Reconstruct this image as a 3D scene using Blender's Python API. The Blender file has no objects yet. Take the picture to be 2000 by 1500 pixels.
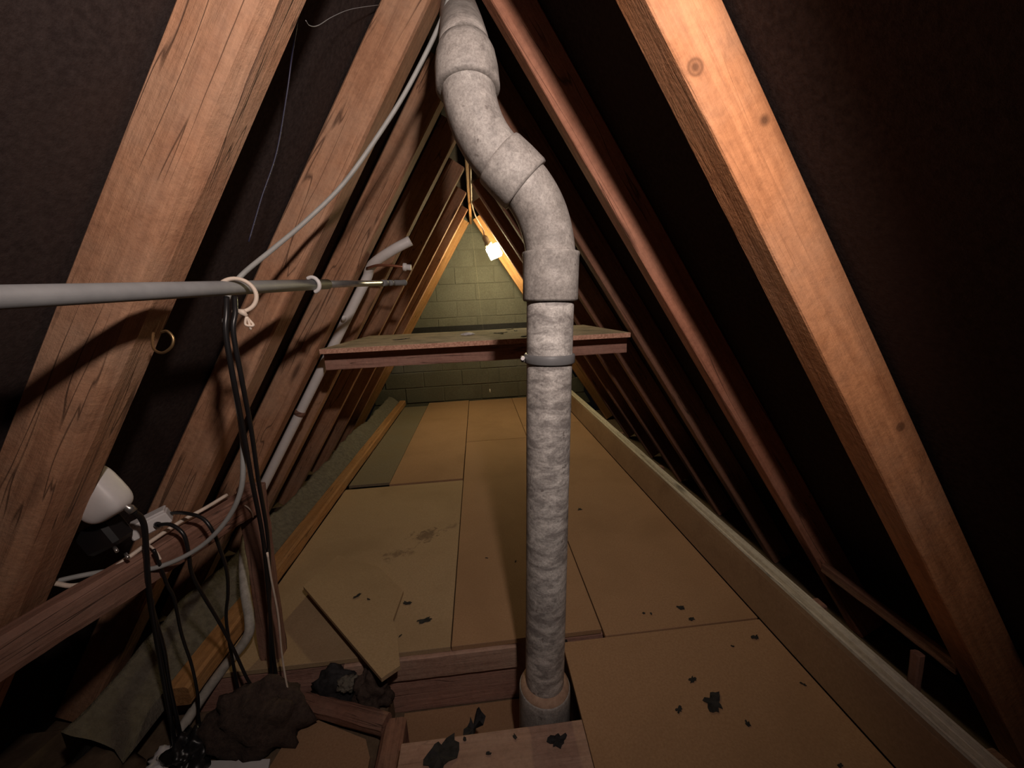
import bpy, bmesh, math, random
from mathutils import Vector, Matrix, noise

# ------------------------------------------------------------------ camera
S = bpy.context.scene
C = S.collection
cd = bpy.data.cameras.new('camera'); cam = bpy.data.objects.new('camera', cd); C.objects.link(cam)
cd.sensor_width = 36.0; cd.lens = 13.5; cd.clip_start = 0.02; cd.clip_end = 50
cam.matrix_world = Matrix(((0.994768, 0.063302, -0.080185, 0.0),
                           (-0.091140, 0.195300, -0.976500, 0.0),
                           (-0.046154, 0.978699, 0.200047, 1.1),
                           (0, 0, 0, 1)))
S.camera = cam
# ------------------------------------------------------------------ world, lamps, exposure
w = bpy.data.worlds.new('dark_loft'); S.world = w; w.use_nodes = True
w.node_tree.nodes['Background'].inputs[0].default_value = (0.5, 0.45, 0.5, 1)
w.node_tree.nodes['Background'].inputs[1].default_value = 0.003
ld = bpy.data.lights.new('hatch_work_light', 'SPOT'); lo = bpy.data.objects.new('hatch_work_light', ld); C.objects.link(lo)
lo.location = (0.188, -0.05, 1.588); ld.energy = 46; ld.color = (1.0, 0.84, 0.75); ld.shadow_soft_size = 0.03
ld.spot_size = math.radians(155); ld.spot_blend = 1.0
lo.rotation_euler = Vector((-0.08, 1.0, -0.10)).to_track_quat('-Z', 'Y').to_euler()
LED_STRENGTH = 200.0; LED_COLOR = (1.0, 0.83, 0.45, 1)
vs = S.view_settings
vs.view_transform = 'Standard'; vs.look = 'None'; vs.exposure = 0.0; vs.gamma = 1.0; vs.use_curve_mapping = False

rnd = random.Random(7)
TAN = 1.58; ANG = math.atan(TAN); ZR = 2.0; RD = 0.105      # roof pitch, inner ridge height, rafter depth

# ------------------------------------------------------------------ materials
def new_mat(name):
    m = bpy.data.materials.new(name); m.use_nodes = True
    nt = m.node_tree; b = nt.nodes['Principled BSDF']
    return m, nt, b
def N(nt, t, **k):
    n = nt.nodes.new(t)
    for a, v in k.items():
        if a.startswith('i_'): n.inputs[a[2:].replace('_', ' ')].default_value = v
        else: setattr(n, a, v)
    return n
def coords(nt, scale=(1, 1, 1), rand=True):
    tc = N(nt, 'ShaderNodeTexCoord')
    out = tc.outputs['Object']
    if rand:
        oi = N(nt, 'ShaderNodeObjectInfo')
        mu = N(nt, 'ShaderNodeMath', operation='MULTIPLY'); mu.inputs[1].default_value = 37.0
        nt.links.new(oi.outputs['Random'], mu.inputs[0])
        ad = N(nt, 'ShaderNodeVectorMath', operation='ADD')
        nt.links.new(out, ad.inputs[0]); nt.links.new(mu.outputs[0], ad.inputs[1]); out = ad.outputs[0]
    mp = N(nt, 'ShaderNodeMapping'); mp.inputs['Scale'].default_value = scale
    nt.links.new(out, mp.inputs['Vector'])
    return mp.outputs[0], out
def noise_n(nt, vec, scale, detail=5, rough=0.6, dist=0.0):
    n = N(nt, 'ShaderNodeTexNoise'); n.inputs['Scale'].default_value = scale
    n.inputs['Detail'].default_value = detail; n.inputs['Roughness'].default_value = rough
    n.inputs['Distortion'].default_value = dist
    nt.links.new(vec, n.inputs['Vector']); return n.outputs['Fac']
def ramp(nt, fac, stops):
    r = N(nt, 'ShaderNodeValToRGB'); e = r.color_ramp.elements
    while len(e) < len(stops): e.new(0.5)
    for el, (p, c) in zip(e, stops):
        el.position = p; el.color = (*c, 1) if len(c) == 3 else c
    nt.links.new(fac, r.inputs[0]); return r.outputs[0]
def mix(nt, a, b, fac, mode='MIX'):
    m = N(nt, 'ShaderNodeMix', data_type='RGBA', blend_type=mode)
    for s, v in ((6, a), (7, b), (0, fac)):
        if isinstance(v, (int, float)): m.inputs[s].default_value = v
        elif isinstance(v, tuple): m.inputs[s].default_value = (*v, 1)
        else: nt.links.new(v, m.inputs[s])
    return m.outputs[2]
def bump(nt, b, h, strength=0.4, dist=0.004):
    n = N(nt, 'ShaderNodeBump'); n.inputs['Strength'].default_value = strength; n.inputs['Distance'].default_value = dist
    nt.links.new(h, n.inputs['Height']); nt.links.new(n.outputs[0], b.inputs['Normal'])

def wood(name, dark, light, dust, knots=(), rough=0.8, dusty=0.5, cracks=0.85):
    m, nt, b = new_mat(name)
    v, raw = coords(nt, (0.9, 15, 15))
    grain = noise_n(nt, v, 1.6, 6, 0.62, 1.2)
    col = ramp(nt, grain, [(0.28, dark), (0.68, light)])
    v2, _ = coords(nt, (5, 120, 120))
    fine = noise_n(nt, v2, 1.0, 4, 0.7)
    col = mix(nt, col, ramp(nt, fine, [(0.3, (0.70, 0.66, 0.63)), (0.6, (1, 1, 1))]), 0.6, 'MULTIPLY')
    blot = noise_n(nt, raw, 4.5, 6, 0.65)
    col = mix(nt, col, ramp(nt, noise_n(nt, raw, 55, 5, 0.75), [(0.36, (0.66, 0.62, 0.60)), (0.56, (1.04, 1.03, 1.02))]), 0.55, 'MULTIPLY')
    col = mix(nt, col, dust, ramp(nt, blot, [(0.42, (0, 0, 0)), (0.72, (dusty,) * 3)]))
    # long drying cracks
    v3, _ = coords(nt, (0.55, 11, 11))
    ck = noise_n(nt, v3, 2.1, 2, 0.5, 0.8)
    crack = ramp(nt, ck, [(0.488, (0, 0, 0)), (0.5, (1, 1, 1)), (0.512, (0, 0, 0))])
    gate = ramp(nt, noise_n(nt, raw, 2.6, 2), [(0.44, (0, 0, 0)), (0.52, (cracks,) * 3)])
    cm = mix(nt, (0, 0, 0), crack, gate)
    col = mix(nt, col, tuple(c * 0.25 for c in dark), cm)
    # knots, random and placed
    v4, _ = coords(nt, (1.7, 9, 9))
    vo = N(nt, 'ShaderNodeTexVoronoi'); vo.inputs['Scale'].default_value = 1.0
    nt.links.new(v4, vo.inputs['Vector'])
    kn = ramp(nt, vo.outputs['Distance'], [(0.04, (1, 1, 1)), (0.13, (0, 0, 0))])
    col = mix(nt, col, tuple(c * 0.4 for c in dark), kn)
    for kx, ky, kz, kr in knots:
        tc = N(nt, 'ShaderNodeTexCoord')
        d = N(nt, 'ShaderNodeVectorMath', operation='DISTANCE'); d.inputs[1].default_value = (kx, ky, kz)
        mp = N(nt, 'ShaderNodeMapping'); nt.links.new(tc.outputs['Object'], mp.inputs['Vector'])
        nt.links.new(mp.outputs[0], d.inputs[0])
        f = ramp(nt, d.outputs['Value'], [(kr * 0.35, (0.9,) * 3), (kr * 0.55, (0.25,) * 3), (kr * 0.75, (0.8,) * 3), (kr, (0, 0, 0))])
        col = mix(nt, col, tuple(c * 0.35 for c in dark), f)
    nt.links.new(col, b.inputs['Base Color'])
    b.inputs['Roughness'].default_value = rough
    hh = N(nt, 'ShaderNodeMath', operation='SUBTRACT'); nt.links.new(fine, hh.inputs[0]); nt.links.new(cm, hh.inputs[1])
    ro = noise_n(nt, raw, 95, 4, 0.7)
    h2 = N(nt, 'ShaderNodeMath', operation='MULTIPLY_ADD'); h2.inputs[1].default_value = 0.9
    nt.links.new(ro, h2.inputs[0]); nt.links.new(hh.outputs[0], h2.inputs[2])
    bump(nt, b, h2.outputs[0], 0.6, 0.003)
    return m

def speckle(name, a, bcol, scale=60, rough=0.85, blot=None, blot_amt=0.5, bstr=0.3, bdist=0.002, stretch=(1, 1, 1), blot_scale=3.0, spec=0.3):
    m, nt, b = new_mat(name)
    v, raw = coords(nt, stretch)
    f = noise_n(nt, v, scale, 5, 0.7)
    col = ramp(nt, f, [(0.35, a), (0.65, bcol)])
    if blot:
        g = noise_n(nt, raw, blot_scale, 5, 0.6, 0.4)
        col = mix(nt, col, blot, ramp(nt, g, [(0.45, (0, 0, 0)), (0.7, (blot_amt,) * 3)]))
    nt.links.new(col, b.inputs['Base Color']); b.inputs['Roughness'].default_value = rough
    b.inputs['Specular IOR Level'].default_value = spec
    bump(nt, b, f, bstr, bdist)
    return m
def plain(name, c, rough=0.5, metal=0.0, var=0.12):
    m, nt, b = new_mat(name)
    v, raw = coords(nt)
    f = noise_n(nt, raw, 25, 4)
    col = ramp(nt, f, [(0.3, tuple(x * (1 - var) for x in c)), (0.7, tuple(min(1, x * (1 + var)) for x in c))])
    nt.links.new(col, b.inputs['Base Color']); b.inputs['Roughness'].default_value = rough; b.inputs['Metallic'].default_value = metal
    return m

WD, WL, WU = (0.33, 0.155, 0.085), (0.54, 0.285, 0.165), (0.47, 0.32, 0.225)
M = {}
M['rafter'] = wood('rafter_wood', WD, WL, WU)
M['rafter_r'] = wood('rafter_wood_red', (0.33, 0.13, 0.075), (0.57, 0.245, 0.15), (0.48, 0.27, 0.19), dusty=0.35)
M['rafter_shaded'] = wood('rafter_wood_shaded', (0.17, 0.075, 0.045), (0.31, 0.145, 0.09), (0.27, 0.17, 0.12), dusty=0.35)  # darkened copy of the rafter wood: shade put into the colour
M['timber'] = wood('brown_timber', (0.18, 0.085, 0.058), (0.33, 0.165, 0.115), (0.31, 0.20, 0.15))
M['plate'] = wood('orange_lit_timber', (0.30, 0.13, 0.04), (0.48, 0.24, 0.09), (0.40, 0.27, 0.15), dusty=0.3)  # on the last rafters this orange stands in for lamp glow
M['pale_edge'] = wood('pale_ply', (0.62, 0.56, 0.45), (0.92, 0.86, 0.73), (0.78, 0.72, 0.61), dusty=0.5)
M['hardboard'] = speckle('hardboard', (0.25, 0.155, 0.09), (0.31, 0.195, 0.118), 120, 0.8, (0.17, 0.095, 0.055), 0.7, 0.15, 0.001)
M['collar'] = wood('pinkish_timber', (0.30, 0.15, 0.115), (0.48, 0.26, 0.20), (0.42, 0.27, 0.21))
M['pink_plank'] = wood('pink_plank', (0.38, 0.22, 0.16), (0.54, 0.34, 0.255), (0.50, 0.37, 0.29), cracks=0.4)
M['felt'] = speckle('roof_felt', (0.026, 0.0185, 0.018), (0.050, 0.037, 0.035), 90, 0.9, (0.048, 0.030, 0.025), 0.6, 0.5, 0.003, spec=0.15)
M['chip'] = speckle('chipboard', (0.345, 0.20, 0.11), (0.425, 0.255, 0.145), 160, 0.75, (0.28, 0.16, 0.085), 0.5, 0.12, 0.001, blot_scale=2.5)
def stained():
    m = speckle('stained_chipboard', (0.37, 0.255, 0.145), (0.46, 0.325, 0.195), 160, 0.8, (0.30, 0.20, 0.11), 0.6, 0.12, 0.001, blot_scale=2.2)
    nt = m.node_tree; b = nt.nodes['Principled BSDF']
    src = b.inputs['Base Color'].links[0].from_socket
    for (x, y, sx, sy, amt) in ((0.20, 0.03, 0.17, 0.10, 0.75), (0.10, -0.09, 0.15, 0.09, 0.6), (-0.12, -0.24, 0.075, 0.05, 0.65), (0.33, 0.10, 0.10, 0.05, 0.5)):
        tc = N(nt, 'ShaderNodeTexCoord'); mp = N(nt, 'ShaderNodeMapping', vector_type='TEXTURE')
        mp.inputs['Location'].default_value = (x, y, 0); mp.inputs['Rotation'].default_value = (0, 0, 0.35); mp.inputs['Scale'].default_value = (sx, sy, 1)
        nt.links.new(tc.outputs['Object'], mp.inputs['Vector'])
        ln = N(nt, 'ShaderNodeVectorMath', operation='LENGTH'); nt.links.new(mp.outputs[0], ln.inputs[0])
        nz = noise_n(nt, tc.outputs['Object'], 22, 5, 0.7, 0.8)
        ml = N(nt, 'ShaderNodeMath', operation='MULTIPLY_ADD'); ml.inputs[1].default_value = -2.6; ml.inputs[2].default_value = 1.75
        nt.links.new(nz, ml.inputs[0])
        sb_ = N(nt, 'ShaderNodeMath', operation='SUBTRACT'); nt.links.new(ml.outputs[0], sb_.inputs[0]); nt.links.new(ln.outputs['Value'], sb_.inputs[1])
        f = ramp(nt, sb_.outputs[0], [(0.0, (0, 0, 0)), (0.35, (amt,) * 3)])
        src = mix(nt, src, (0.14, 0.085, 0.055), f)
    nt.links.new(src, b.inputs['Base Color']); return m
M['chip_dirty'] = stained()
M['chip_plain'] = speckle('dusty_chipboard', (0.35, 0.24, 0.135), (0.44, 0.31, 0.185), 160, 0.8, (0.30, 0.20, 0.11), 0.5, 0.12, 0.001)
M['chip_grey'] = speckle('grey_board', (0.17, 0.14, 0.095), (0.23, 0.19, 0.13), 90, 0.85, (0.20, 0.15, 0.09), 0.7, 0.15, 0.001)
M['chip_edge'] = speckle('chipboard_edge', (0.42, 0.20, 0.14), (0.80, 0.47, 0.34), 150, 0.9, None, 0, 0.6, 0.003)
M['shelf'] = speckle('shelf_chipboard', (0.52, 0.41, 0.27), (0.72, 0.58, 0.40), 130, 0.85, (0.20, 0.15, 0.10), 0.7, 0.4, 0.002, blot_scale=9)
def pipe_mat(name, stretch, pscale, c0, c1, lo, hi):
    m, nt, b = new_mat(name)
    v, raw = coords(nt, stretch)
    fine = noise_n(nt, raw, 210, 4, 0.75)
    patch = noise_n(nt, v, pscale, 6, 0.68, 0.5)
    col = ramp(nt, patch, [(lo, c0), (hi, c1)])
    col = mix(nt, col, ramp(nt, fine, [(0.32, (0.55, 0.53, 0.52)), (0.62, (1.12, 1.11, 1.10))]), 0.75, 'MULTIPLY')
    big = noise_n(nt, raw, 7, 3, 0.6)
    col = mix(nt, col, ramp(nt, big, [(0.35, (0.72, 0.70, 0.69)), (0.65, (1, 1, 1))]), 0.7, 'MULTIPLY')
    sp_ = ramp(nt, noise_n(nt, raw, 60, 2, 0.5), [(0.68, (0, 0, 0)), (0.74, (0.7,) * 3)])
    col = mix(nt, col, (0.13, 0.11, 0.10), sp_)
    nt.links.new(col, b.inputs['Base Color']); b.inputs['Roughness'].default_value = 0.62
    bump(nt, b, patch, 0.35, 0.0015); return m
M['pipe'] = pipe_mat('weathered_pipe', (1, 1, 1), 34, (0.30, 0.28, 0.265), (0.52, 0.49, 0.465), 0.36, 0.66)
M['pipe_low'] = pipe_mat('streaked_pipe', (1, 1, 2.3), 19, (0.31, 0.29, 0.28), (0.76, 0.73, 0.70), 0.41, 0.63)
M['mortar'] = speckle('mortar_ring', (0.34, 0.215, 0.15), (0.46, 0.31, 0.22), 60, 0.9)
M['block'] = speckle('concrete_block', (0.125, 0.122, 0.100), (0.175, 0.172, 0.142), 70, 0.95, (0.105, 0.10, 0.078), 0.6, 0.6, 0.004)
M['mortar_joint'] = speckle('grey_mortar', (0.115, 0.112, 0.09), (0.155, 0.152, 0.125), 80, 0.95)
M['dark'] = speckle('near_black', (0.012, 0.012, 0.013), (0.028, 0.027, 0.028), 60, 0.6)
M['ceil'] = speckle('ceiling_back', (0.12, 0.08, 0.05), (0.18, 0.125, 0.08), 35, 0.9, (0.07, 0.045, 0.03), 0.7)
M['wool'] = speckle('grey_wool', (0.12, 0.105, 0.085), (0.20, 0.18, 0.145), 45, 1.0, (0.13, 0.11, 0.08), 0.6, 0.9, 0.012)
M['sacking'] = speckle('brown_sacking', (0.045, 0.03, 0.025), (0.085, 0.058, 0.046), 70, 1.0, None, 0, 0.8, 0.006)
M['grey_pl'] = plain('grey_plastic', (0.27, 0.275, 0.285), 0.62)
M['grey_cable'] = plain('grey_cable', (0.36, 0.36, 0.35), 0.55)
M['white_pl'] = plain('white_plastic', (0.74, 0.71, 0.71), 0.45, var=0.06)
M['dirty_pl'] = speckle('dirty_white_plastic', (0.34, 0.31, 0.27), (0.52, 0.48, 0.43), 40, 0.6)
M['cream'] = plain('cream_plastic', (0.72, 0.60, 0.50), 0.5)
M['black_pl'] = plain('black_plastic', (0.014, 0.013, 0.014), 0.35)
M['strap'] = plain('strap_grey', (0.16, 0.16, 0.165), 0.45)
M['chrome'] = plain('chrome', (0.50, 0.49, 0.48), 0.32, 0.85)
M['brass'] = plain('brass_hook', (0.42, 0.28, 0.14), 0.4, 0.9)
M['copper'] = plain('copper', (0.36, 0.15, 0.09), 0.45, 0.7)
M['scrap'] = speckle('felt_scrap', (0.012, 0.011, 0.012), (0.035, 0.033, 0.035), 60, 0.75)
M['blue'] = plain('blue_black', (0.02, 0.02, 0.05), 0.5)
M['alu'] = plain('lamp_body', (0.30, 0.27, 0.20), 0.5, 0.2)
def emit(name, col, st):
    m = bpy.data.materials.new(name); m.use_nodes = True; nt = m.node_tree; nt.nodes.clear()
    e = N(nt, 'ShaderNodeEmission'); o = N(nt, 'ShaderNodeOutputMaterial')
    e.inputs[0].default_value = col; e.inputs[1].default_value = st; nt.links.new(e.outputs[0], o.inputs[0]); return m
M['led'] = emit('led_face', LED_COLOR, LED_STRENGTH)

# ------------------------------------------------------------------ object helpers
def link(name, me, mat=None, parent=None, mw=None, smooth=False):
    o = bpy.data.objects.new(name, me); C.objects.link(o)
    if mat is not None and not me.materials: me.materials.append(M[mat] if isinstance(mat, str) else mat)
    if smooth:
        for p in me.polygons: p.use_smooth = len(p.vertices) <= 4
    if parent is not None:
        o.parent = parent
        o.matrix_basis = parent.matrix_basis.inverted() @ (mw if mw is not None else Matrix())
        if parent.parent is not None:
            o.matrix_basis = (parent.parent.matrix_basis @ parent.matrix_basis).inverted() @ (mw if mw is not None else Matrix())
    elif mw is not None: o.matrix_basis = mw
    return o
def tag(o, label, cat, group=None, kind=None):
    o['label'] = label; o['category'] = cat
    if group: o['group'] = group
    if kind: o['kind'] = kind
    return o
def empty(name, loc, label, cat, group=None, kind=None):
    o = bpy.data.objects.new(name, None); C.objects.link(o); o.matrix_basis = Matrix.Translation(loc)
    o.empty_display_size = 0.05
    return tag(o, label, cat, group, kind)
def T(v): return Matrix.Translation(Vector(v))

def centre(verts):
    """geometry in world coordinates -> (local verts, placement at the base centre)"""
    xs = [v[0] for v in verts]; ys = [v[1] for v in verts]; zs = [v[2] for v in verts]
    c = Vector(((min(xs) + max(xs)) / 2, (min(ys) + max(ys)) / 2, min(zs)))
    return [Vector(v) - c for v in verts], c
def meshw(name, verts, faces, mat, parent=None, smooth=False):
    lv, c = centre(verts)
    me = bpy.data.meshes.new(name); me.from_pydata([tuple(v) for v in lv], [], faces); me.update()
    return link(name, me, mat, parent, T(c), smooth)

def boxmesh(name, sx, sy, sz, bev=0.002, mat=None):
    bm = bmesh.new(); bmesh.ops.create_cube(bm, size=1)
    bmesh.ops.scale(bm, vec=(sx, sy, sz), verts=bm.verts)
    if bev: bmesh.ops.bevel(bm, geom=bm.edges[:], offset=bev, segments=1, affect='EDGES')
    me = bpy.data.meshes.new(name); bm.to_mesh(me); bm.free()
    if mat: me.materials.append(M[mat])
    return me
def box(name, lo, hi, mat, parent=None, bev=0.002, rot=None):
    lo = Vector(lo); hi = Vector(hi); s = hi - lo; c = (lo + hi) / 2
    me = boxmesh(name, s.x, s.y, s.z, bev)
    mw = T(c)
    if rot is not None: mw = mw @ rot
    return link(name, me, mat, parent, mw)

def timber_mesh(name, L, t, d, seed, ch=(0.004, 0.004, 0.004, 0.004), wane=0.0, rough=0.0012, seg=44):
    """bar along local x; y 0..t, z 0..d; ch = chamfer of corners (y0z0),(y1z0),(y1z1),(y0z1); wane varies the first"""
    V = []; F = []; n = 12
    for i in range(seg + 1):
        x = L * i / seg
        p = Vector((x * 2.3, seed * 7.1, 0))
        c0 = ch[0] + wane * max(0, noise.noise(p) + 0.25 + 0.4 * noise.noise(p * 5))
        c1, c2, c3 = ch[1], ch[2], ch[3]
        prof = [(0, c0 * 1.3), (c0 * 0.3, c0 * 0.36), (c0, 0), (t * 0.5, 0), (t - c1, 0), (t, c1), (t, d * 0.5), (t, d - c2), (t - c2, d), (c3, d), (0, d - c3), (0, d * 0.55)]
        for k, (y, z) in enumerate(prof):
            q = Vector((x * 6, k * 3.1 + seed, seed * 1.7))
            j = noise.noise(q) * rough + noise.noise(q * 4) * rough * 0.6
            bow = 0.004 * noise.noise(Vector((x * 0.8, seed * 3.3, 5.0)))
            V.append((x, y + j + bow, z + j * 0.8))
    for i in range(seg):
        for k in range(n):
            a = i * n + k; b_ = i * n + (k + 1) % n
            F.append((a, b_, b_ + n, a + n))
    F.append(tuple(range(n - 1, -1, -1))); F.append(tuple(seg * n + k for k in range(n)))
    F = [tuple(reversed(f)) for f in F]
    me = bpy.data.meshes.new(name); me.from_pydata(V, [], F); me.update()
    return me
def timber(name, p0, p1, t, d, mat, seed, up=(0, 0, 1), parent=None, **k):
    """bar from p0 to p1 (centre of its lower face); d along up, t sideways"""
    p0 = Vector(p0); p1 = Vector(p1); X = (p1 - p0); L = X.length; X.normalize()
    U = Vector(up); U = (U - X * U.dot(X)).normalized(); Yv = U.cross(X)
    me = timber_mesh(name, L, t, d, seed, **k)
    o = p0 - Yv * t / 2
    mw = Matrix((( X.x, Yv.x, U.x, o.x), (X.y, Yv.y, U.y, o.y), (X.z, Yv.z, U.z, o.z), (0, 0, 0, 1)))
    return link(name, me, mat, parent, mw)

def smooth_path(pts, n=6):
    pts = [Vector(p) for p in pts]; P = [pts[0] * 2 - pts[1]] + pts + [pts[-1] * 2 - pts[-2]]; out = []
    for i in range(1, len(P) - 2):
        for s in range(n):
            t = s / n; a, b_, c, d = P[i - 1:i + 3]
            out.append(0.5 * ((2 * b_) + (c - a) * t + (2 * a - 5 * b_ + 4 * c - d) * t * t + (3 * b_ - a - 3 * c + d) * t ** 3))
    out.append(pts[-1]); return out
def sweep(name, pts, radii, mat, parent=None, sides=16, smooth=True, wob=0.0, open_ends=False):
    pts = [Vector(p) for p in pts]
    if not isinstance(radii, (list, tuple)): radii = [radii] * len(pts)
    V = []; F = []
    tn = (pts[1] - pts[0]).normalized(); nrm = tn.orthogonal().normalized()
    for i, p in enumerate(pts):
        a = pts[max(0, i - 1)]; b_ = pts[min(len(pts) - 1, i + 1)]
        if (b_ - a).length > 1e-9: t2 = (b_ - a).normalized()
        else: t2 = tn
        ax = tn.cross(t2)
        if ax.length > 1e-6: nrm = Matrix.Rotation(tn.angle(t2), 3, ax.normalized()) @ nrm
        tn = t2; bn = tn.cross(nrm)
        for k in range(sides):
            an = 2 * math.pi * k / sides; dv = nrm * math.cos(an) + bn * math.sin(an)
            r = radii[i]
            if wob: r *= 1 + wob * noise.noise((p + dv * 0.05) * 14)
            V.append(p + dv * r)
    for i in range(len(pts) - 1):
        for k in range(sides):
            a = i * sides + k; b_ = i * sides + (k + 1) % sides
            F.append((a, b_, b_ + sides, a + sides))
    if not open_ends:
        F.append(tuple(range(sides - 1, -1, -1))); F.append(tuple((len(pts) - 1) * sides + k for k in range(sides)))
    o = meshw(name, V, F, mat, parent, smooth)
    return o
def cable(name, pts, r, mat, label=None, cat='cable', parent=None, sides=10, n=6):
    o = sweep(name, smooth_path(pts, n), r, mat, parent, sides)
    if label: tag(o, label, cat)
    return o

# ================================================================== the setting
# roof slopes: sagging bituminous felt over the rafters
RY = [0.16, 0.665, 1.155, 1.60, 2.06, 2.53, 3.00, 3.52, 4.17]
LY = [0.18, 0.692, 1.190, 1.635, 2.11, 2.66, 3.20, 3.72, 4.28]
RT = 0.056
def felt(name, sd, ys):
    nY, nS = 120, 36; V = []; F = []
    y0, y1 = -1.1, 4.62; L = 2.9
    zt = ZR + (RD + 0.004) / math.cos(ANG)
    for i in range(nY + 1):
        y = y0 + (y1 - y0) * i / nY
        dd = min([abs(y - (c + RT / 2)) for c in ys] + [0.24])
        sag = min(1, max(0, (dd - 0.035) / 0.2)) ** 0.8
        for j in range(nS + 1):
            s = L * j / nS
            out = 0.012 * sag * (0.6 + 0.9 * noise.noise(Vector((s * 2.1, y * 1.3, sd * 4.0)))) + 0.003 * noise.noise(Vector((s * 9, y * 9, sd))) * sag + 0.002
            x = sd * (s * math.cos(ANG) + out * math.sin(ANG)); z = zt - s * math.sin(ANG) + out * math.cos(ANG)
            V.append((x, y, z))
    for i in range(nY):
        for j in range(nS):
            a = i * (nS + 1) + j; F.append((a, a + 1, a + nS + 2, a + nS + 1))
    return meshw(name, V, F, 'felt', None, True)
tag(felt('wall_left', -1, LY), 'sloping dark brown roofing felt behind the left rafters', 'roof felt', kind='structure')
tag(felt('wall_right', 1, RY), 'sloping black roofing felt behind the right rafters', 'roof felt', kind='structure')

# ceiling of the rooms below, seen in the gaps of the floor
fl = empty('floor', (0, 0, -0.25), 'tan chipboard loft floor of loose sheets with an open gap by the pipe', 'floor', kind='structure')
box('ceiling_back', (-1.75, -1.0, -0.27), (1.75, 4.6, -0.251), 'ceil', fl, 0)
box('insulation_bed', (-1.5, -0.9, -0.250), (-0.36, 1.098, -0.1315), 'ceil', fl, 0.01)
def sheet(lo, hi, z, mat, tilt=0.0, th=0.018):
    o = box('floor_sheet', (lo[0], lo[1], z - th), (hi[0], hi[1], z), mat, fl, 0.0012)
    return o
sheet((-0.900, 1.094), (-0.157, 2.352), 0.0, 'chip_dirty')
sheet((-0.630, 2.362), (-0.158, 4.52), 0.008, 'chip')
sheet((-0.896, 2.400), (-0.636, 4.40), 0.004, 'chip_grey')
sheet((-0.153, 1.094), (0.358, 3.075), 0.0, 'chip')
sheet((-0.153, 3.08), (0.358, 4.52), 0.0, 'chip')
sheet((0.362, 1.066), (0.905, 3.40), 0.0, 'chip')
sheet((0.362, 3.405), (0.905, 4.52), 0.0, 'chip')
sheet((0.214, -0.6), (0.905, 1.060), 0.0, 'chip')
# joists
for i, (a, b_, m_) in enumerate((((-1.2, 1.122), (1.2, 1.122), 'collar'), ((-1.2, 2.36), (1.2, 2.36), 'timber'), ((-1.2, 3.08), (1.2, 3.08), 'timber'), ((-0.2, 0.62), (1.2, 0.62), 'timber'))):
    jo_ = timber('joist', (a[0], a[1], -0.250), (b_[0], b_[1], -0.250), 0.045, 0.228, m_, 30 + i, parent=fl)
    if i == 0: J0 = jo_
timber('joist_batten', (-0.50, 1.091, -0.105), (0.062, 1.091, -0.105), 0.016, 0.086, 'pink_plank', 36, parent=J0)
# pale board lying at the bottom of the gap
box('gap_board', (-0.33, 0.60, -0.250), (0.22, 1.09, -0.240), 'chip', fl, 0.001)
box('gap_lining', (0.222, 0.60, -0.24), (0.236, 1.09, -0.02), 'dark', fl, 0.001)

# far gable of concrete blocks
wf = empty('wall_far', (0, 4.54, 0), 'far gable wall of grey concrete blocks', 'wall', kind='structure')
V = [(-1.35, 4.56, -0.13), (1.35, 4.56, -0.13), (0, 4.56, 2.2), (-1.35, 4.64, -0.13), (1.35, 4.64, -0.13), (0, 4.64, 2.2)]
meshw('mortar_bed', V, [(0, 1, 2), (5, 4, 3), (0, 3, 4, 1), (1, 4, 5, 2), (2, 5, 3, 0)], 'mortar_joint', wf)
bmesh_block = boxmesh('block', 0.44, 0.08, 0.178, 0.004, 'block')
for r in range(12):
    z = 0.10 + r * 0.186
    if r >= 4: z += 0.055
    hw = (2.19 - z - 0.09) / TAN
    off = 0.0 if r % 2 else 0.225
    k = -4
    while k <= 4:
        x0 = max(k * 0.45 + off - 0.22, -hw); x1 = min(k * 0.45 + off + 0.22, hw)
        if x1 - x0 > 0.05:
            o = bpy.data.objects.new('block', bmesh_block); C.objects.link(o); o.parent = wf
            o.matrix_basis = wf.matrix_basis.inverted() @ T(((x0 + x1) / 2, 4.595 + rnd.uniform(-.003, .003), z)) @ Matrix.Diagonal(((x1 - x0) / 0.44, 1, 1, 1))
        k += 1
box('dark_course', (-0.86, 4.535, 0.833), (0.86, 4.60, 0.900), 'dark', wf, 0.003)  # near-black band across the gable

# ================================================================== rafters
def rafter(sd, Y, mat, seed, label, group, ch=(0.005, 0.005, 0.005, 0.005), wane=0.0, L=2.62, t=RT, off=0.0):
    me = timber_mesh('rafter', L, t, RD, seed, ch, wane)
    # local x down the slope, y along the loft, z outward
    Xa = Vector((sd * math.cos(ANG), 0, -math.sin(ANG))); Ya = Vector((0, 1, 0)); Za = Vector((sd * math.sin(ANG), 0, math.cos(ANG)))
    o0 = Vector((sd * 0.02, Y, ZR - 0.02 * TAN)) + Za * off
    mw = Matrix(((Xa.x, Ya.x, Za.x, o0.x), (Xa.y, Ya.y, Za.y, o0.y), (Xa.z, Ya.z, Za.z, o0.z), (0, 0, 0, 1)))
    if sd > 0: me.flip_normals()
    o = link('rafter', me, mat, None, mw)
    return tag(o, label, 'rafter', group)
LN = ['left rafter beside the camera, just outside the near edge', 'nearest left rafter, broad and rough with a waney edge and a brass hook', 'second left rafter, with the grey cable sagging in front of it',
      'third left rafter, carrying the left end of the chipboard shelf', 'fourth left rafter, just behind the white pipe', 'fifth left rafter from the camera',
      'sixth left rafter from the camera', 'seventh left rafter, next to the last one at the gable', 'last left rafter, glowing orange beside the far lamp']
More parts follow.
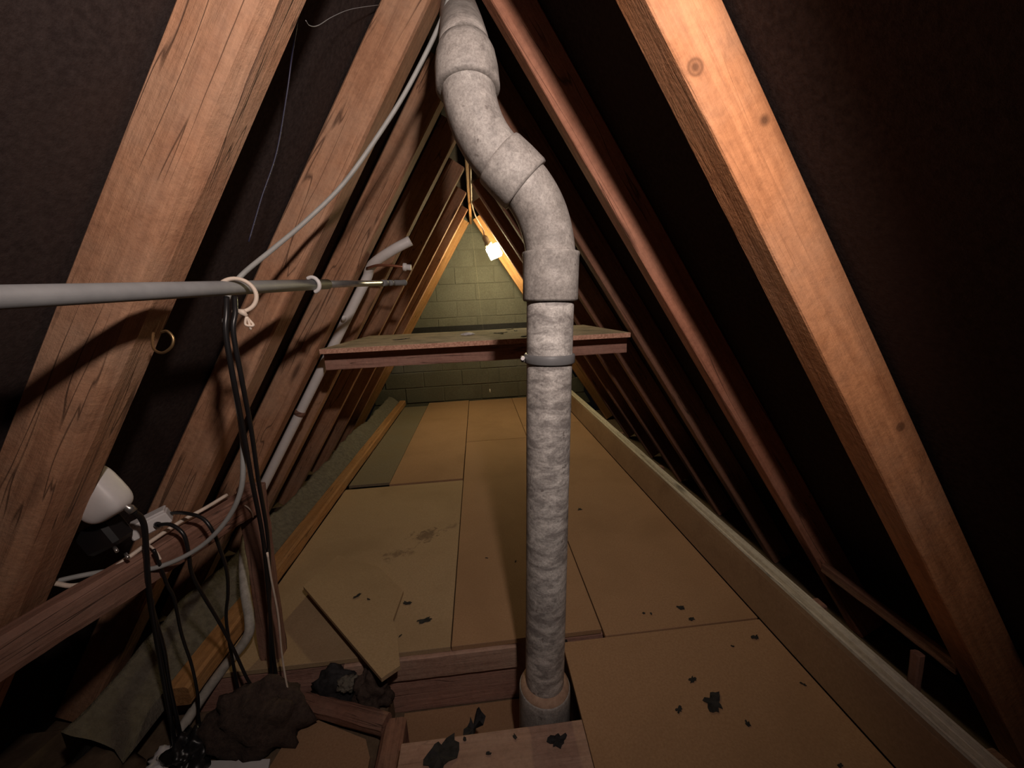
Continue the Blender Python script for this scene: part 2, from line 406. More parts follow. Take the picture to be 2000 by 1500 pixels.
for i, y in enumerate(LY):
    rafter(-1, y, 'plate' if i == 8 else 'rafter', 3 + i * 1.7, LN[i], 'rafters of the left roof slope', ch=({1: 0.024, 2: 0.012, 3: 0.010}.get(i, 0.004), 0.005, 0.005, 0.005), wane=0.012 if i == 1 else (0.006 if i == 2 else 0.002), t={1: 0.086, 2: 0.092, 3: 0.080, 4: 0.070}.get(i, RT))  # last rafter takes the orange wood, lamp glow put into its colour
RN = ['right rafter beside the camera, just outside the near edge', 'nearest right rafter, brightly lit orange with knots', 'second right rafter, lit along its inner edge only',
      'third right rafter, carrying the right end of the chipboard shelf', 'fourth right rafter from the camera, mostly dark', 'fifth right rafter from the camera, mostly dark',
      'sixth right rafter from the camera, mostly dark', 'seventh right rafter, a thin line before the far lamp', 'last right rafter, glowing orange behind the far lamp']
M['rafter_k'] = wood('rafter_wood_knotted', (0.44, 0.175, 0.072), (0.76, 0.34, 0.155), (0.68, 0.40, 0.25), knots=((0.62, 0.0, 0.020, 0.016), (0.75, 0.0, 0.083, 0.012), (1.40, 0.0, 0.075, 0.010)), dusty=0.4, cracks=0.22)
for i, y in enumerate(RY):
    rafter(1, y, 'rafter_k' if i == 1 else ('plate' if i == 8 else 'rafter_r' if i in (0, 2) else 'rafter_shaded'), 41 + i * 2.3, RN[i], 'rafters of the right roof slope', t=0.070 if i == 1 else RT, off=0.0 if i < 2 else 0.004)  # third rafter onward has shade in its colour, the last one lamp glow
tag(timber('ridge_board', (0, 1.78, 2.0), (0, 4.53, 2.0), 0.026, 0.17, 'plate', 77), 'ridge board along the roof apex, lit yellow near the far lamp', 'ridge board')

# ================================================================== edges of the floor
k = empty('kerb', (0.95, 2.0, 0), 'long upright kerb of boards on edge with a pale layered top beside the right rafters', 'kerb')
def strip(name, x0, z0, x1, z1, th, mat, seed, y0=0.10, y1=4.5, par=None):
    # upright strip leaning from (x0,z0) to (x1,z1)
    d = Vector((x1 - x0, 0, z1 - z0)); h = d.length
    return timber(name, (x0, y0, z0), (x1 - d.x, y1, z0), th, h, mat, seed, up=d, parent=par, rough=0.0008, ch=(.001,) * 4)
strip('kerb_board', 0.918, 0.001, 0.944, 0.138, 0.022, 'hardboard', 51, par=k)
strip('kerb_strip', 0.949, 0.0, 0.963, 0.139, 0.008, 'pale_edge', 52, 0.10, par=k)
strip('kerb_strip', 0.970, 0.0, 0.986, 0.146, 0.020, 'pale_edge', 53, 0.10, par=k)
strip('kerb_strip', 0.989, 0.0, 1.006, 0.139, 0.007, 'pale_edge', 54, 0.10, par=k)
tag(timber('wooden_peg', (1.035, 0.70, -0.02), (1.030, 0.71, 0.205), 0.022, 0.02, 'timber', 58, up=(1, 0, 0)), 'small wooden peg standing behind the right kerb', 'peg')
tag(timber('noggin', (1.222, 1.150, 0.080), (1.222, 0.742, 0.080), 0.025, 0.035, 'rafter_shaded', 60), 'dim short noggin between the feet of the two nearest right rafters', 'timber')
tag(timber('edge_beam', (-0.935, 1.00, 0.001), (-0.935, 4.5, 0.001), 0.07, 0.062, 'plate', 61, ch=(.008,) * 4, rough=0.002), 'long orange timber edging the floor along the left rafters', 'timber')
# grey insulation heaped between the edge beam and the rafters
V = []; F = []; nY, nX = 90, 12
for i in range(nY + 1):
    y = 0.86 + 3.64 * i / nY
    for j in range(nX + 1):
        u = j / nX
        x = -0.972 - 0.115 * u
        z = 0.03 + 0.095 * u ** 0.8 + 0.035 * noise.noise(Vector((x * 6, y * 3.4, 1.0))) + 0.016 * noise.noise(Vector((x * 16, y * 14, 3.0)))
        V.append((x, y, z if 0 < j else 0.0))
for i in range(nY):
    for j in range(nX):
        a = i * (nX + 1) + j; F.append((a, a + nX + 1, a + nX + 2, a + 1))
n0 = len(V)
for i in range(nY + 1): V.append((-1.087, 0.86 + 3.64 * i / nY, -0.12))
for i in range(nY): F.append((i * (nX + 1) + nX, (i + 1) * (nX + 1) + nX, n0 + i + 1, n0 + i))
tag(meshw('insulation', V, F, 'wool', None, True), 'lumpy grey mineral wool packed behind the left edge timber', 'insulation', kind='stuff')

# ================================================================== soil pipe
def pz(z): return (0.126 + 0.0415 * z, 0.9, z)
sp = empty('soil_pipe', pz(-0.24), 'weathered grey soil pipe rising through the floor with two bends', 'pipe')
sweep('pipe_section', [pz(-0.22 + 1.35 * i / 30) for i in range(31)], 0.0545, 'pipe_low', sp, 40, wob=0.015)
# base socket with mortar ring
def lathe(name, axis0, axis1, prof, mat, parent, sides=40, wob=0.0):
    """prof: (t along the axis, radius)"""
    a0 = Vector(axis0); a1 = Vector(axis1)
    return sweep(name, [a0.lerp(a1, t) for t, r in prof], [r for t, r in prof], mat, parent, sides, wob=wob)
lathe('base_socket', pz(-0.239), pz(0.036), [(0, .072), (0.02, .074), (0.9, .074), (0.97, .073), (0.985, .0715)], 'pipe', sp, wob=0.012)
lathe('mortar_ring', pz(0.02), pz(0.048), [(0, .0705), (0.3, .0708), (0.6, .0695), (0.9, .060), (1.0, .0535)], 'mortar', sp, wob=0.02)
lathe('coupling', pz(1.105), pz(1.215), [(0, .0545), (0.01, .0615), (0.05, .0635), (0.5, .0635), (0.9, .064), (0.95, .0655), (0.985, .0645), (1.0, .056)], 'pipe', sp, wob=0.006)
def arc(p0, c, p1, n=18):
    p0, c, p1 = Vector(p0), Vector(c), Vector(p1)
    return [p0 * (1 - t) ** 2 + c * 2 * t * (1 - t) + p1 * t * t for t in [i / n for i in range(n + 1)]]
sweep('lower_bend', arc((0.176, .9, 1.19), (0.176, .9, 1.300), (0.112, .9, 1.366)), 0.0560, 'pipe', sp, 40, wob=0.01)
lathe('middle_collar', (0.124, .9, 1.354), (0.066, .9, 1.412), [(0, .0565), (0.01, .0635), (0.08, .065), (0.5, .0645), (0.9, .0625), (0.97, .061), (1.0, .055)], 'pipe', sp, wob=0.008)
sweep('upper_bend', arc((0.074, .9, 1.404), (0.012, .9, 1.464), (0.012, .9, 1.556)), 0.0555, 'pipe', sp, 40, wob=0.01)
lathe('upper_collar', (0.012, .898, 1.535), (0.011, .915, 1.622), [(0, .0555), (0.01, .0635), (0.06, .066), (0.5, .065), (0.8, .061), (1.0, .0535)], 'pipe', sp, wob=0.01)
sweep('vent_section', [(0.011, .905, 1.60), (0.010, .95, 1.645), (0.008, 1.10, 1.77), (0.004, 1.30, 1.932), (0.0, 1.62, 2.19)], 0.0540, 'pipe', sp, 36, wob=0.02)
st_ = lathe('strap', pz(0.962), pz(0.984), [(0, .0555), (0.02, .0590), (0.15, .0605), (0.85, .0605), (0.98, .0590), (1.0, .0555)], 'strap', sp)
box('strap_lug', (0.098, .895, 0.967), (0.114, .912, 0.981), 'strap', st_, 0.002)
sweep('strap_screw', [(0.100, .882, 0.978), (0.104, .896, 0.978)], 0.0045, 'white_pl', st_, 8)

# ================================================================== shelf on a collar tie
tag(timber('collar_tie', (-0.648, 1.690, 0.868), (0.660, 1.690, 0.868), 0.045, 0.076, 'collar', 71), 'collar tie timber under the chipboard shelf, spanning the loft', 'timber')
box_ = None
sh = empty('shelf_board', (0, 1.9, 0.945), 'raw chipboard shelf lying on the collar tie behind the pipe', 'shelf')
box('board', (-0.627, 1.578, 0.9455), (0.640, 2.30, 0.966), 'shelf', sh, 0.001)
box('board_edge', (-0.627, 1.574, 0.9462), (0.640, 1.5778, 0.9655), 'chip_edge', sh, 0.0006)
tag(timber('collar_tie', (-0.66, 2.24, 0.868), (0.66, 2.24, 0.868), 0.045, 0.076, 'timber', 73), 'rear collar tie timber under the back edge of the shelf', 'timber')

# ================================================================== far lamp
lp = empty('work_lamp', (0.198, 3.70, 1.53), 'small square work lamp shining white near the far gable', 'lamp')
fw = Vector((-0.16, -0.88, -0.45)).normalized(); rt = Vector((0.86, -0.2, 0.34)); rt = (rt - fw * rt.dot(fw)).normalized(); upv = fw.cross(rt)
if upv.z < 0: upv = -upv
lc = Vector((0.198, 3.72, 1.598))
def lampbox(name, du, dv, f0, f1, mat, ou=0.0, ov=0.0, bev=0.004, par=None):
    c = lc + fw * (f0 + f1) / 2 + rt * ou + upv * ov; Zc = rt.cross(upv)
    return link(name, boxmesh(name, du, dv, f1 - f0, bev), mat, par or lp, Matrix(((rt.x, upv.x, Zc.x, c.x), (rt.y, upv.y, Zc.y, c.y), (rt.z, upv.z, Zc.z, c.z), (0, 0, 0, 1))))
lf_ = lampbox('lamp_face', 0.108, 0.108, -0.045, 0.045, 'led', bev=0.006)
for a_ in (-1, 1):
    for c_ in (-1, 1): lampbox('bezel', 0.007, 0.007, -0.047, 0.047, 'alu', ou=a_ * 0.055, ov=c_ * 0.055, bev=0.001, par=lf_)
hp = lc + upv * 0.056 - rt * 0.022 - fw * 0.005
sweep('lamp_holder', [hp, hp + upv * 0.035, hp + upv * 0.04, hp + upv * 0.09, hp + upv * 0.11], [.034, .034, .026, .026, .010], 'alu', lp, 18)
cable('lamp_lead', [hp + upv * 0.105, (0.105, 3.74, 1.80), (0.045, 3.68, 1.90), (0.022, 3.60, 1.98), (0.02, 3.2, 1.985), (0.022, 2.7, 1.99)], 0.006, 'cream', parent=lp)
pc = empty('pull_cord', (0.095, 4.2, 0.16), 'thin pull cord with a bright tip hanging before the gable', 'cord')
sweep('cord', [(0.0, 4.2, 2.0), (0.094, 4.2, 0.20)], 0.0007, 'alu', pc, 6)
sweep('tip', [(0.094, 4.2, 0.20), (0.094, 4.2, 0.195), (0.0945, 4.2, 0.165), (0.0945, 4.2, 0.160)], [.003, .008, .008, .004], 'white_pl', pc, 10)

# ================================================================== rail across the left rafters
rail = empty('hanging_rail', (-0.45, 0.9, 1.12), 'grey telescopic rail running past the left rafters', 'rail')
b0 = Vector((-0.5662, 0.238, 1.1176)); b1 = Vector((-0.408, 1.147, 1.182)); b2 = Vector((-0.349, 1.53, 1.205)); b3 = Vector((-0.318, 1.626, 1.2105)); b4 = Vector((-0.293, 1.702, 1.215))
sweep('outer_tube', [b0, b0.lerp(b1, .5), b1], 0.0135, 'grey_pl', rail, 24)
sweep('inner_tube', [b1, b1.lerp(b2, .5), b2], 0.0104, 'chrome', rail, 20)
dvec = (b4 - b2).normalized(); LL = (b4 - b2).length
sweep('end_fitting', [b2 + dvec * LL * t for t in (0, .02, .2, .22, .3, .32, .42, .44, .52, .54, .95, .97, 1)], [.009, .012, .012, .009, .009, .0115, .0115, .009, .009, .011, .011, .0125, .0125], 'grey_pl', rail, 18)
# white clip on the rail
def ring(name, c, ax, R, r, a0, a1, mat, parent=None, n=28, sides=10, squash=1.0):
    ax = Vector(ax).normalized(); u = ax.orthogonal().normalized()
    u = (Vector((0, 0, 1)) - ax * ax.z).normalized(); v = ax.cross(u)
    pts = [Vector(c) + (u * math.cos(a) + v * math.sin(a) * squash) * R for a in [a0 + (a1 - a0) * i / n for i in range(n + 1)]]
    return sweep(name, pts, r, mat, parent, sides)
bd = (b1 - b0).normalized()
def onbar(Y): return b0 + (b1 - b0) * ((Y - b0.y) / (b1.y - b0.y))
cl = ring('rail_clip', onbar(1.075), bd, 0.0185, 0.0052, -0.6, 3.0, 'white_pl')
tag(cl, 'white plastic clip snapped round the grey rail', 'clip')
tr = empty('tie_ring', onbar(0.80) + Vector((0, 0, -0.03)), 'cream plastic ring looped over the grey rail with a knotted tail', 'ring')
ring('loop', onbar(0.80) + Vector((0.014, 0.0, -0.014)), (-0.38, 0.92, 0.0), 0.031, 0.0040, -0.75, 3.55, 'cream', tr)
kp = onbar(0.80) + Vector((0.020, -0.004, -0.046))
cable('tail', [kp, kp + Vector((.006, .004, -.012)), kp + Vector((.016, .0, -.026)), kp + Vector((.004, -.004, -.024)), kp + Vector((.008, -.002, -.010)), kp + Vector((.010, 0, -.034))], 0.0024, 'cream', parent=tr, sides=8)
sweep('knot', [kp + Vector((-.008, 0, .004)), kp, kp + Vector((.006, .002, -.008))], [.003, .0068, .003], 'cream', tr, 10)

# brass hook in the nearest rafter
hk = cable('screw_hook', [(-0.545, 0.705, 1.083), (-0.538, 0.690, 1.068), (-0.528, 0.678, 1.056), (-0.512, 0.672, 1.051), (-0.497, 0.672, 1.060), (-0.493, 0.674, 1.074), (-0.501, 0.676, 1.085), (-0.511, 0.677, 1.084)], 0.0021, 'brass')
tag(hk, 'open brass screw hook in the nearest left rafter', 'hook')

# ================================================================== white pipe up the left slope
cp = empty('overflow_pipe', (-0.66, 1.8, 0.1), 'white plastic overflow pipe running up behind the third left rafter', 'pipe')
def inn(z, off=0.0): return -(ZR - z) / TAN + off
base = [(inn(z, .004), 1.805, z) for z in (0.20, 0.45, 0.66, 0.93, 1.15, 1.25)]
sweep('pipe_run', smooth_path(base + [(-0.452, 1.79, 1.288), (-0.405, 1.76, 1.318), (-0.33, 1.74, 1.355), (-0.258, 1.74, 1.388)], 5), 0.0205, 'white_pl', cp, 22)
sweep('pipe_foot', smooth_path([(-1.10, 1.76, 0.20), (-0.990, 1.50, 0.230), (-0.879, 1.30, 0.265), (-0.828, 1.20, 0.215), (-0.793, 1.14, 0.137), (-0.803, 1.12, 0.090), (-0.865, 1.10, 0.022), (-0.921, 1.06, -0.044), (-0.957, 0.99, -0.095)], 6), 0.0145, 'dirty_pl', cp, 20)
lathe('pipe_clip', (inn(.648, .004), 1.805, .648), (inn(.668, .004), 1.805, .668), [(0, .0205), (.05, .0235), (.95, .0235), (1, .0205)], 'timber', cp, 20)
sweep('side_spigot', [(-0.592, 1.785, 1.068), (-0.575, 1.76, 1.083)], [.009, .009], 'white_pl', cp, 12)
ct = empty('capped_tube', (-0.35, 1.72, 1.28), 'thin copper tube with a white push-on cap above the rail end', 'tube')
sweep('tube', smooth_path([(-0.455, 1.76, 1.285), (-0.40, 1.73, 1.292), (-0.34, 1.72, 1.287), (-0.292, 1.72, 1.280)], 4), 0.0055, 'copper', ct, 12)
sweep('push_cap', [(-0.297, 1.72, 1.2805), (-0.295, 1.72, 1.2803), (-0.283, 1.72, 1.279), (-0.281, 1.72, 1.2788), (-0.263, 1.72, 1.277)], [.009, .0165, .0165, .012, .012], 'white_pl', ct, 16)

# ================================================================== strut, post and aerial gear at the left
tag(timber('horizontal_strut', (-1.00, 0.38, 0.470), (-0.700, 1.105, 0.530), 0.050, 0.078, 'timber', 81, ch=(.010,) * 4, rough=0.003, wane=0.01), 'rough horizontal strut crossing the foot of the nearest left rafter', 'timber')
tag(timber('short_post', (-0.748, 1.125, -0.130), (-0.705, 1.118, 0.605), 0.068, 0.045, 'timber', 82, up=(0, 1, 0), ch=(.007,) * 4, rough=0.003), 'short rough post holding the end of the left strut', 'post')
am = empty('aerial_amplifier', (-0.80, 0.80, 0.70), 'white rounded aerial amplifier behind the nearest left rafter', 'amplifier')
bm = bmesh.new(); bmesh.ops.create_uvsphere(bm, u_segments=32, v_segments=20, radius=1.0)
for v in bm.verts:
    v.co = Vector([math.copysign(abs(c) ** 0.55, c) * h for c, h in zip(v.co, (0.044, 0.030, 0.056))])
me = bpy.data.meshes.new('amplifier_case'); bm.to_mesh(me); bm.free()
link('amplifier_case', me, 'white_pl', am, T((-0.797, 0.800, 0.762)) @ Matrix.Rotation(-0.50, 4, 'Y'), True)
cable('aerial_lead', [(-0.765, 0.80, 0.750), (-0.757, 0.80, 0.742), (-0.748, 0.80, 0.732)], 0.004, 'grey_cable', parent=am)
sweep('screw_connector', [(-0.757, 0.80, 0.742), (-0.748, 0.802, 0.728), (-0.746, 0.803, 0.725), (-0.742, 0.805, 0.714)], [.006, .006, .0085, .0085], 'chrome', am, 8)
sb = empty('splitter_box', (-0.80, 0.90, 0.61), 'small white splitter box with black leads on the left strut', 'box')
rot = Matrix.Rotation(0.55, 4, 'Z') @ Matrix.Rotation(-0.30, 4, 'Y')
bc_ = link('box_case', boxmesh('box_case', 0.076, 0.040, 0.030, 0.003), 'white_pl', sb, T((-0.802, 0.905, 0.632)) @ rot)
link('box_lid', boxmesh('box_lid', 0.070, 0.036, 0.006, 0.002), 'white_pl', sb, T((-0.806, 0.905, 0.6495)) @ rot)
sweep('lead_socket', [(-0.775, 0.888, 0.638), (-0.766, 0.882, 0.640)], .006, 'black_pl', bc_, 10)
pa = empty('power_adaptor', (-0.86, 0.84, 0.56), 'black plug-in adaptor hanging in shadow below the amplifier', 'adaptor')
link('adaptor_body', boxmesh('adaptor_body', 0.075, 0.05, 0.06, 0.008), 'black_pl', pa, T((-0.838, 0.835, 0.652)) @ Matrix.Rotation(-0.4, 4, 'Y'))
for dx in (-0.006, 0.012): sweep('pin', [(-0.800 + dx, 0.815, 0.625 - dx), (-0.788 + dx, 0.806, 0.620 - dx)], .0035, 'chrome', pa, 8)

GREY = [(-0.004, 1.10, 1.891), (-0.034, 1.09, 1.791), (-0.128, 1.09, 1.644), (-0.212, 1.08, 1.531), (-0.307, 1.06, 1.413), (-0.394, 1.03, 1.325), (-0.452, 0.97, 1.254), (-0.497, 0.90, 1.188), (-0.522, 0.885, 1.145), (-0.530, 0.87, 1.082), (-0.527, 0.86, 0.996), (-0.523, 0.85, 0.885), (-0.532, 0.85, 0.803), (-0.552, 0.85, 0.72), (-0.605, 0.86, 0.643), (-0.679, 0.86, 0.581), (-0.765, 0.845, 0.553), (-0.845, 0.835, 0.563), (-0.895, 0.815, 0.57), (-0.935, 0.79, 0.575)]
cable('grey_cable', GREY, 0.0054, 'grey_cable', 'grey cable looping from the roof apex over the rail to the strut')
cable('black_cable', [(-0.465, 0.785, 1.140), (-0.462, 0.770, 1.110), (-0.465, 0.762, 1.072), (-0.472, 0.77, 0.987), (-0.497, 0.81, 0.873), (-0.527, 0.855, 0.740), (-0.568, 0.92, 0.546), (-0.629, 0.99, 0.305), (-0.678, 1.04, 0.068), (-0.69, 1.05, -0.12)], 0.0048, 'black_pl', 'black cable hanging from the ring on the rail, right one of the pair')
cable('black_cable', [(-0.456, 0.795, 1.140), (-0.451, 0.778, 1.110), (-0.455, 0.768, 1.073), (-0.463, 0.78, 0.985), (-0.487, 0.82, 0.869), (-0.519, 0.865, 0.735), (-0.560, 0.925, 0.542), (-0.638, 1.0, 0.273), (-0.705, 1.05, -0.013), (-0.715, 1.055, -0.12)], 0.0045, 'black_pl', 'black cable hanging from the ring on the rail, left one of the pair')
cable('white_string', [(-0.567, 0.925, 0.514), (-0.585, 0.95, 0.422), (-0.604, 0.98, 0.287), (-0.626, 1.0, 0.15), (-0.63, 1.0, 0.061), (-0.63, 1.0, -0.036), (-0.632, 1.0, -0.10)], 0.0026, 'cream', 'thin white string hanging down beside the short post', 'string', sides=8)
cable('black_cable', [(-0.742, 0.806, 0.714), (-0.748, 0.825, 0.69), (-0.752, 0.832, 0.66), (-0.764, 0.835, 0.602), (-0.790, 0.845, 0.491), (-0.853, 0.9, 0.317), (-0.905, 0.94, 0.103), (-0.929, 0.95, -0.10)], 0.0056, 'black_pl', 'thick black coaxial cable dropping from the white amplifier')
cable('black_cable', [(-0.80, 0.855, 0.46), (-0.826, 0.88, 0.407), (-0.862, 0.92, 0.268), (-0.900, 0.95, 0.126), (-0.915, 0.96, -0.024), (-0.92, 0.96, -0.11)], 0.0050, 'black_pl', 'thin black lead hanging next to the thick coaxial cable')
cable('black_cable', [(-0.766, 0.882, 0.640), (-0.733, 0.875, 0.640), (-0.706, 0.868, 0.617), (-0.705, 0.868, 0.568), (-0.718, 0.88, 0.507), (-0.746, 0.93, 0.412), (-0.747, 0.96, 0.307), (-0.748, 0.99, 0.186), (-0.738, 1.0, 0.077), (-0.72, 1.0, -0.009), (-0.721, 0.98, -0.10)], 0.0042, 'black_pl', 'black lead looping out of the splitter box to the floor gap')
cable('black_cable', [(-0.80, 0.94, 0.625), (-0.77, 0.93, 0.642), (-0.722, 0.91, 0.648), (-0.682, 0.9, 0.637), (-0.662, 0.895, 0.605), (-0.666, 0.91, 0.551), (-0.690, 0.95, 0.458), (-0.729, 0.99, 0.36), (-0.773, 1.02, 0.238), (-0.79, 1.03, 0.0), (-0.79, 1.03, -0.11)], 0.0042, 'black_pl', 'black lead arching high over the strut behind the splitter box')
cable('black_cable', [(-0.748, 0.835, 0.605), (-0.752, 0.845, 0.56), (-0.770, 0.87, 0.49), (-0.789, 0.9, 0.428), (-0.819, 0.93, 0.298), (-0.84, 0.96, 0.172), (-0.862, 0.98, 0.047), (-0.874, 0.98, -0.023), (-0.88, 0.98, -0.11)], 0.0036, 'black_pl', 'thin black lead hanging straight below the splitter box')
cable('white_cable', [(-0.97, 0.76, 0.585), (-0.92, 0.785, 0.580), (-0.884, 0.79, 0.566), (-0.852, 0.80, 0.566), (-0.825, 0.82, 0.578), (-0.790, 0.87, 0.600), (-0.765, 0.94, 0.612), (-0.735, 0.99, 0.620), (-0.712, 1.04, 0.628)], 0.0048, 'cream', 'cream cable lying along the top of the left strut')
cable('wire_end', [(-0.70, 1.075, 0.574), (-0.688, 1.065, 0.580), (-0.675, 1.060, 0.572), (-0.668, 1.058, 0.560), (-0.668, 1.058, 0.545)], 0.0018, 'cream', 'short cream wire end poking out at the post top', 'wire', sides=8)
cable('cable_tie', [(-0.785, 0.862, 0.606), (-0.765, 0.850, 0.604), (-0.750, 0.843, 0.592), (-0.745, 0.842, 0.575)], 0.0022, 'cream', 'cream cable tie curling over the strut below the splitter box', 'cable tie', sides=8)
cable('loose_wire', [(-0.273, 0.8, 1.60), (-0.31, 0.85, 1.57), (-0.333, 0.86, 1.512), (-0.372, 0.87, 1.416), (-0.409, 0.86, 1.332), (-0.432, 0.83, 1.245)], 0.0013, 'blue', 'thin dark wire hanging behind the nearest left rafter', 'wire', sides=8)
cable('cobweb_strand', [(-0.254, 0.78, 1.584), (-0.255, 0.80, 1.589), (-0.256, 0.85, 1.62), (-0.255, 0.95, 1.697), (-0.238, 1.05, 1.775), (-0.198, 1.188, 1.874)], 0.0006, 'grey_pl', 'single cobweb strand between the two nearest left rafters', 'cobweb', sides=6)

# ================================================================== gap in the floor: loose boards and rubbish
tag(timber('loose_plank', (0.2105, 0.62, -0.011), (-0.262, 0.62, -0.011), 0.385, 0.020, 'pink_plank', 90, rough=0.0012), 'dusty pinkish plank lying in front of the pipe base', 'plank')
V2 = [(-0.737, 1.377), (-0.343, 0.959), (-0.299, 1.003), (-0.333, 1.130), (-0.363, 1.205), (-0.358, 1.364), (-0.493, 1.529), (-0.693, 1.616)]
VZ = dict(zip(V2, (.070, .055, .045, .035, .030, .014, .014, .032)))
def slab(name, outline, z0, z1, mat, tilt=None):
    n = len(outline); V = []
    for z in (z0, z1):
        for (x, y) in outline:
            dz = tilt(x, y) if tilt else 0.0
            V.append((x, y, z + dz))
    F = [tuple(range(n - 1, -1, -1)), tuple(range(n, 2 * n))] + [(i, (i + 1) % n, n + (i + 1) % n, n + i) for i in range(n)]
    return meshw(name, V, F, mat)
tag(slab('board_offcut', V2, -0.013, 0.0, 'chip_plain', lambda x, y: VZ[(x, y)]), 'loose chipboard offcut with a sawn corner overhanging the floor gap', 'board')
tag(slab('board_piece', [(-0.62, 1.03), (-0.40, 0.93), (-0.375, 0.88), (-0.36, 0.55), (-0.72, 0.55)], -0.130, -0.118, 'chip'), 'tan board piece lying low in the floor gap', 'board')
tag(timber('broken_batten', (-0.62, 1.045, -0.115), (-0.335, 0.93, -0.10), 0.05, 0.045, 'timber', 93, ch=(.010,) * 4, rough=0.003), 'brown broken batten slanting across the floor gap', 'batten')
tag(timber('gap_joist', (-0.315, 0.945, -0.249), (-0.305, 0.20, -0.249), 0.065, 0.175, 'timber', 94, ch=(.010,) * 4, rough=0.003), 'stub of joist running to the camera beside the pink plank', 'joist')
def lump(name, c, s, mat, seed, label, cat, amp=0.35, fr=2.4):
    bm = bmesh.new(); bmesh.ops.create_icosphere(bm, subdivisions=4, radius=1.0)
    for v in bm.verts:
        d = 1 + amp * noise.noise(v.co * fr + Vector((seed, 0, 0))) + amp * 0.35 * noise.noise(v.co * fr * 3 + Vector((0, seed, 0)))
        v.co = Vector((v.co.x * s[0] * d, v.co.y * s[1] * d, max(v.co.z, -0.45) * s[2] * d))
    zm = min(v.co.z for v in bm.verts)
    for v in bm.verts: v.co.z -= zm
    me = bpy.data.meshes.new(name); bm.to_mesh(me); bm.free()
    o = link(name, me, mat, None, T(c), True); return tag(o, label, cat)
lump('brown_sack', (-0.715, 0.985, -0.131), (0.135, 0.075, 0.115), 'sacking', 1.0, 'crumpled dark brown sacking heaped in the floor gap', 'sacking')
lump('felt_wad', (-0.53, 1.07, -0.131), (0.07, 0.035, 0.075), 'scrap', 2.0, 'black wad of felt pushed against the joist', 'felt')
lump('felt_wad', (-0.405, 1.035, -0.131), (0.055, 0.04, 0.075), 'sacking', 5.0, 'dark wad of felt under the corner of the loose offcut', 'felt', 0.5)
lump('white_rag', (-0.475, 1.045, -0.06), (0.032, 0.022, 0.022), 'wool', 3.0, 'pale rag stuffed beside the offcut corner', 'rag', 0.6)
lump('white_rag', (-0.93, 0.93, -0.131), (0.05, 0.035, 0.035), 'white_pl', 8.0, 'crumpled white plastic at the foot of the black cables', 'plastic', 0.6)
lump('black_bundle', (-0.88, 0.935, -0.131), (0.055, 0.05, 0.055), 'black_pl', 4.0, 'tangled black bundle at the bottom of the cables', 'bundle', 0.7)
tag(slab('white_sheet', [(-0.97, 0.945), (-0.66, 0.915), (-0.62, 0.78), (-1.02, 0.76)], -0.128, -0.122, 'white_pl', lambda x, y: 0.0), 'white plastic sheet at the very bottom left of the gap', 'sheet')
lump('pale_insulation', (-1.05, 0.72, -0.131), (0.15, 0.20, 0.11), 'ceil', 9.0, 'dim tan insulation heap in the lower left corner', 'insulation', 0.3)

# scraps of black felt on the boards
def scrap(x, y, r, seed, z=0.0, thick=0.0012, curl=0.10, asp=0.6):
    rr = random.Random(seed); n = 20; V = []; F = []
    a0 = rr.uniform(0, 6.3)
    out = []
    for i in range(n):
        a = 2 * math.pi * i / n
        q = r * max(0.16, 0.44 + 0.42 * noise.noise(Vector((math.cos(a) * 1.7, math.sin(a) * 1.7, seed * 3.7))) + 0.16 * (rr.random() - 0.5))
        px, py = q * math.cos(a), q * math.sin(a) * asp
        out.append((px * math.cos(a0) - py * math.sin(a0), px * math.sin(a0) + py * math.cos(a0)))
    zz = [abs(noise.noise(Vector((p[0] * 30, p[1] * 30, seed)))) * curl * r + 0.0006 for p in out]
    V.append((x, y, z + 0.0008 + thick))
    for p, h in zip(out, zz): V.append((x + p[0], y + p[1], z + h + thick))
    for p, h in zip(out, zz): V.append((x + p[0], y + p[1], z + h))
    V.append((x, y, z + 0.0006))
    for i in range(n):
        j = (i + 1) % n
        F += [(0, 1 + i, 1 + j), (1 + i, 1 + n + i, 1 + n + j, 1 + j), (2 * n + 1, 1 + n + j, 1 + n + i)]
    return meshw('felt_scrap', V, F, 'scrap')
SCR = [(0.586, 0.814, 0.067, 'largest torn scrap of black felt on the right floor sheet'), (0.138, 0.768, 0.050, 'squarish black scrap on the pink plank before the pipe'),
       (-0.162, 0.770, 0.105, 'big torn black felt piece on the left of the pink plank')]
smallN = ['thin dark crumb just above the largest felt scrap', 'thin dark crumb left of the largest felt scrap', 'dark crumb nearest the camera below the largest felt scrap', 'dark felt crumb close to the right kerb', 'tiny crumb between the kerb crumb and the floor joint', 'ragged crumb just beyond the cross joint on the right', 'elongated crumb lying on the cross joint on the right', 'left one of two tiny crumbs side by side beyond the joint', 'right one of two tiny crumbs side by side beyond the joint', 'lone farthest crumb on the floor right of the pipe', 'small crumb touching the foot of the right kerb', 'crumb at the bottom edge by the kerb']
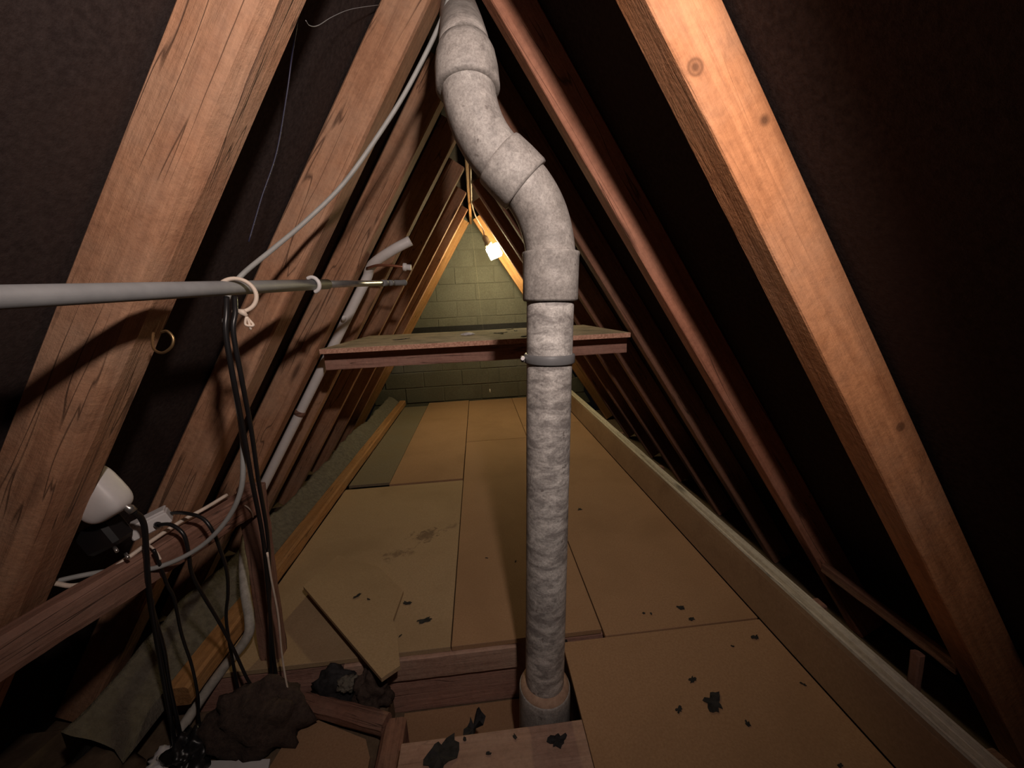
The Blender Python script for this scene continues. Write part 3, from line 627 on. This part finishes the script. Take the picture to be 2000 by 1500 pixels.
small = [(0.562, 0.883, 0.027), (0.481, 0.807, 0.024), (0.638, 0.752, 0.021), (0.839, 0.991, 0.027), (0.747, 0.972, 0.013), (0.667, 1.145, 0.028), (0.677, 1.090, 0.024), (0.527, 1.139, 0.014), (0.552, 1.133, 0.012), (0.489, 1.868, 0.031), (0.864, 0.829, 0.014), (0.785, 0.638, 0.016)]
leftN = ['dark crumb on the loose chipboard offcut', 'thin sliver on the loose chipboard offcut, the smaller one', 'dark crumb beside the right edge of the offcut', 'long curved sliver of felt left of the floor joint', 'round dark crumb near the floor gap edge', 'small crumb in the pipe shadow on the floor', 'tiny crumb on the floor sheet left of the pipe shadow']
smallL = [(-0.52, 1.325, 0.032, 0.043), (-0.475, 1.31, 0.019, 0.036), (-0.336, 1.312, 0.036, 0), (-0.256, 1.217, 0.055, 0), (-0.333, 1.161, 0.014, 0), (0.101, 1.491, 0.016, 0), (-0.025, 1.535, 0.013, 0)]
for i, (x, y, r, lb) in enumerate(SCR):
    tag(scrap(x, y, r, 100 + i, 0.0095 if i else 0.0, asp=0.75), lb, 'felt scrap')
for i, (x, y, r) in enumerate(small):
    tag(scrap(x, y, r, 200 + i), smallN[i], 'felt scrap', 'small felt crumbs on the right floor sheets')
for i, (x, y, r, z) in enumerate(smallL):
    tag(scrap(x, y, r, 300 + i, z, asp=0.4), leftN[i], 'felt scrap', 'small felt crumbs on the left floor sheets')
for i, (x, y, r) in enumerate(((0.03, 0.79, .016), (-0.04, 0.76, .014), (-0.10, 0.80, .012))):
    tag(scrap(x, y, r, 400 + i, 0.0095), 'tiny dark crumb on the pink plank before the pipe', 'felt scrap', 'tiny crumbs on the pink plank')
for i in range(12):
    x = rnd.uniform(-0.5, 0.55); y = rnd.uniform(1.62, 2.2)
    tag(scrap(x, y, rnd.uniform(.03, .07), 500 + i, 0.966, asp=0.3), 'dark felt crumb lying on the chipboard shelf', 'felt scrap', 'felt crumbs on the shelf')
tag(lump('paper_fleck', (-0.05, 1.93, 0.9665), (0.030, 0.016, 0.008), 'white_pl', 12.0, 'small white paper fleck on the chipboard shelf', 'paper', 0.5), 'small white paper fleck on the chipboard shelf', 'paper')
tag(scrap(-0.080, 0.850, 0.075, 601, -0.03, curl=0.9, asp=0.6), 'curled black leaf of felt at the edge of the floor gap', 'felt scrap')
